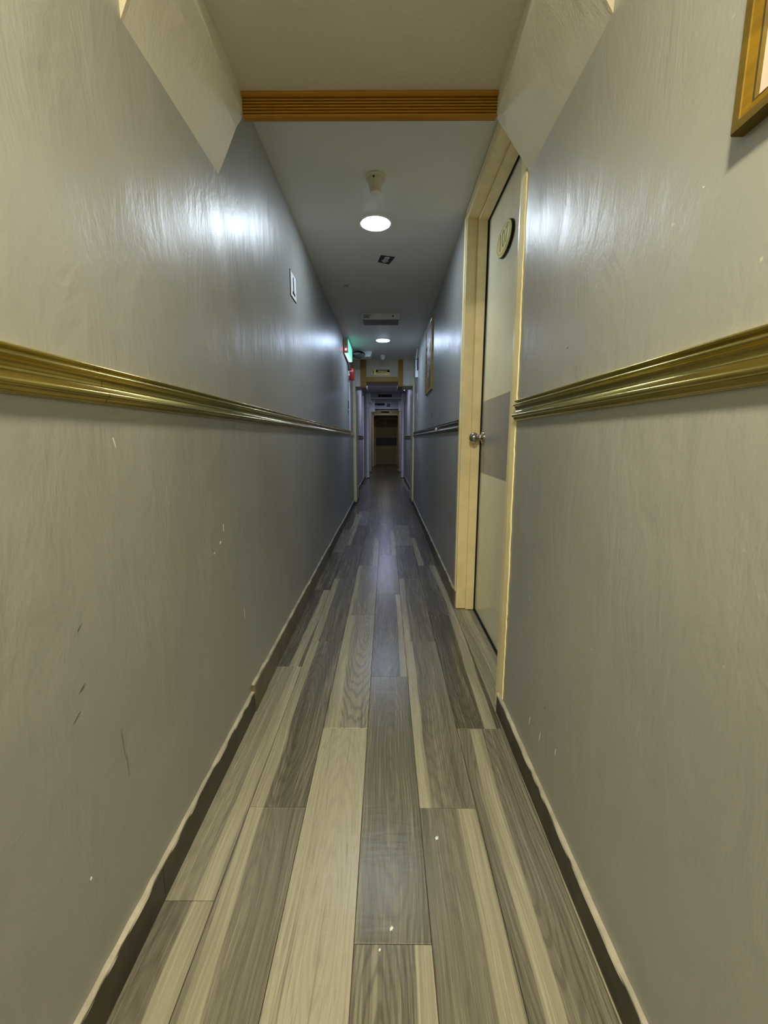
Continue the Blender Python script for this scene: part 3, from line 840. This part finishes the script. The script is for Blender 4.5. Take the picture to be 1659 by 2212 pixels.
MB().lathe([(.018, 0), (.018, -.012), (.012, -.014)], (.405, 9.2, ZC), 'z', 14).build('collar', M['white'], cv)

# ------------------------------------------------------------------ picture frames
def picture(label, y0, y1, z0, z1, fw, dep, m_face, m_side, m_canvas):
    """on the right wall, frame of four mitred lengths; y0 near end, y1 far end"""
    p = empty('picture_frame', (R, (y0 + y1) / 2, z0), label, 'picture')
    x0, x1, x2 = R, R - dep, R - dep * .55
    a = fw * .42
    def bar(q):          # q: outer quad edge (y,z)->(y,z), inner edge
        (oy0, oz0, oy1, oz1, iy0, iz0, iy1, iz1) = q
        def lerp(t, o, i): return o + (i - o) * t
        sec = [(0.0, x0), (0.0, x1 + dep * .1), (.04, x1), (.46, x1), (.52, x1 + dep * .06), (.90, R - dep * .68), (1.0, R - dep * .66), (1.0, x0)]
        vs = []
        for t, x in sec: vs.append((x, lerp(t, oy0, iy0), lerp(t, oz0, iz0)))
        for t, x in sec: vs.append((x, lerp(t, oy1, iy1), lerp(t, oz1, iz1)))
        k = len(sec)
        m = MB()
        mi = [1, 1, 1, 0, 0, 2, 1, 1]
        for i in range(k):
            j = (i + 1) % k
            m.add([vs[i], vs[j], vs[k + j], vs[k + i]], [(0, 1, 2, 3)], mi[i])
        o = m.build('frame_side', [m_face, m_side, M['gold_dark']], p, fix=True)
        return o
    iy0, iy1, iz0, iz1 = y0 + fw, y1 - fw, z0 + fw, z1 - fw
    bar((y0, z0, y1, z0, iy0, iz0, iy1, iz0))
    bar((y0, z1, y1, z1, iy0, iz1, iy1, iz1))
    bar((y0, z0, y0, z1, iy0, iz0, iy0, iz1))
    bar((y1, z0, y1, z1, iy1, iz0, iy1, iz1))
    MB().box(R - dep * .35, R + .0005, iy0 - .002, iy1 + .002, iz0 - .002, iz1 + .002).build('print', m_canvas, p)
    return p, iy0, iy1, iz0, iz1
M['frame_gold'] = gold_metal('bright_gold_leaf', (.22, .125, .006), .34, .35)
M['frame_side'] = gold_metal('darker_gold', (.13, .085, .006), .5, .15)  # darker gold on the flat outer face of the near frame
M['frame_gold_far'] = gold_metal('dull_gold_leaf', (.46, .32, .09), .35, .5)
picture('gold picture frame with a pale print high on the near right wall', .02, .562, 1.352, 2.02, .023, .016, M['frame_gold'], M['frame_side'], M['print_pale'])
p2, a0, a1, c0, c1 = picture('tall gold-framed floral picture on the right wall beyond the door', 3.93, 4.50, 1.455, 2.085, .020, .016,
                             M['frame_gold_far'], M['frame_gold_far'], M['print_dark'])
def ink(name, pts, mat, x=R - .0078):
    k = len(pts)
    MB().add([(x, y, z) for y, z in pts] + [(x + .001, y, z) for y, z in pts],
             [tuple(range(k))] + [(i, (i + 1) % k, k + (i + 1) % k, k + i) for i in range(k)]).build(name, mat, p2)
ink('painted_ground', [(a0, 1.90), (a1, 1.92), (a1, c1), (a0, c1)], M['print_grey'])
ink('painted_shadow', [(a0 + .03, 1.60), (a0 + .25, 1.58), (a0 + .28, 1.80), (a0 + .05, 1.82)], M['print_red'], R - .0076)
def blob(cy, cz, ry, rz, ph=0, n=18):
    return [(cy + ry * (1 + .22 * math.sin(5 * t + ph)) * math.cos(t), cz + rz * (1 + .22 * math.sin(5 * t + ph)) * math.sin(t)) for t in [2 * math.pi * i / n for i in range(n)]]
for i, (cy, cz, ry, rz) in enumerate([(4.22, 1.905, .11, .050), (4.28, 1.850, .13, .045), (4.20, 1.795, .10, .022), (4.26, 1.748, .05, .018),
                                      (4.18, 1.715, .04, .020), (4.24, 1.680, .06, .013), (4.27, 1.645, .05, .012), (4.24, 1.615, .045, .012)]):
    ink('painted_petal', blob(cy, cz, ry, rz, i), M['petal'], R - .0082 - .0001 * i)

# ------------------------------------------------------------------ signs on the beams
def beam_sign(label, y, x0, x1, z0, z1, gold):
    s = empty('direction_sign', ((x0 + x1) / 2, y, z0), label, 'sign')
    w_, h_ = x1 - x0, z1 - z0
    MB().box(x0, x1, y - .006, y, z0, z1, ch=.001).build('plate', M['sign_gold'] if gold else M['black'], s)
    if gold:
        MB().box(x0 + w_ * .26, x1 - w_ * .01, y - .008, y - .005, z0 + h_ * .45, z1 - h_ * .06).build('dark_panel', M['black'], s)
        MB().box(x0 + w_ * .35, x1 - w_ * .14, y - .0092, y - .0075, z0 + h_ * .62, z0 + h_ * .74).build('lettering_line', M['sign_gold'], s)
        MB().box(x0 + w_ * .27, x1 - w_ * .03, y - .008, y - .005, z0 + h_ * .14, z0 + h_ * .26).build('underline', M['brass_cut'], s)
        MB().box(x0 + w_ * .08, x0 + w_ * .14, y - .008, y - .005, z0 + h_ * .05, z0 + h_ * .62).build('arrow_shaft', M['brass_cut'], s)
        MB().prism([(x0 + w_ * .04, z0 + h_ * .60), (x0 + w_ * .18, z0 + h_ * .60), (x0 + w_ * .11, z0 + h_ * .90)], y - .008, y - .005, 'xz').build('arrow_head', M['brass_cut'], s)
    else:
        MB().box(x0 + w_ * .175, x0 + w_ * .20, y - .008, y - .005, z0 + h_ * .1, z0 + h_ * .85).build('divider', M['sign_gold'], s)
    return s
beam_sign('gold sign plate with a dark panel on the gold fascia beam', Y2, -.225, .055, 1.955, 2.035, True)
beam_sign('black sign strip on the pale lilac beam', 11.0, -.202, .147, 2.073, 2.142, False)
beam_sign('black sign strip on the fourth beam, beside the tilted square', 13.0, -.352, -.043, 2.026, 2.092, False)
beam_sign('black sign strip on the dim beam before the end door', 15.5, -.185, .110, 1.955, 2.015, False)
st = empty('arrow_square', (.073, 13.0, 2.03), 'small tilted black square with a pale arrow on the fourth beam', 'sign')
def dq(cx, cz, s, y, name, mat, ang=.6):
    pts = [(cx + s * math.cos(ang + k * math.pi / 2), cz + s * math.sin(ang + k * math.pi / 2)) for k in range(4)]
    MB().prism(pts, y - .005, y, 'xz').build(name, mat, st)
dq(.073, 2.03, .060, 13.0, 'plate', M['black'])
dq(.073, 2.03, .018, 12.996, 'pale_mark', M['pale_vinyl'])

# ------------------------------------------------------------------ paint drips seen on the floor
drip(.130, .905, .0042, 'largest white paint drip on the dark tile right of centre')
drip(.012, .705, .0034, 'white ring-shaped paint drip near the tile joint')
drip(-.012, .668, .0022, 'tiny white paint fleck on the tile joint')
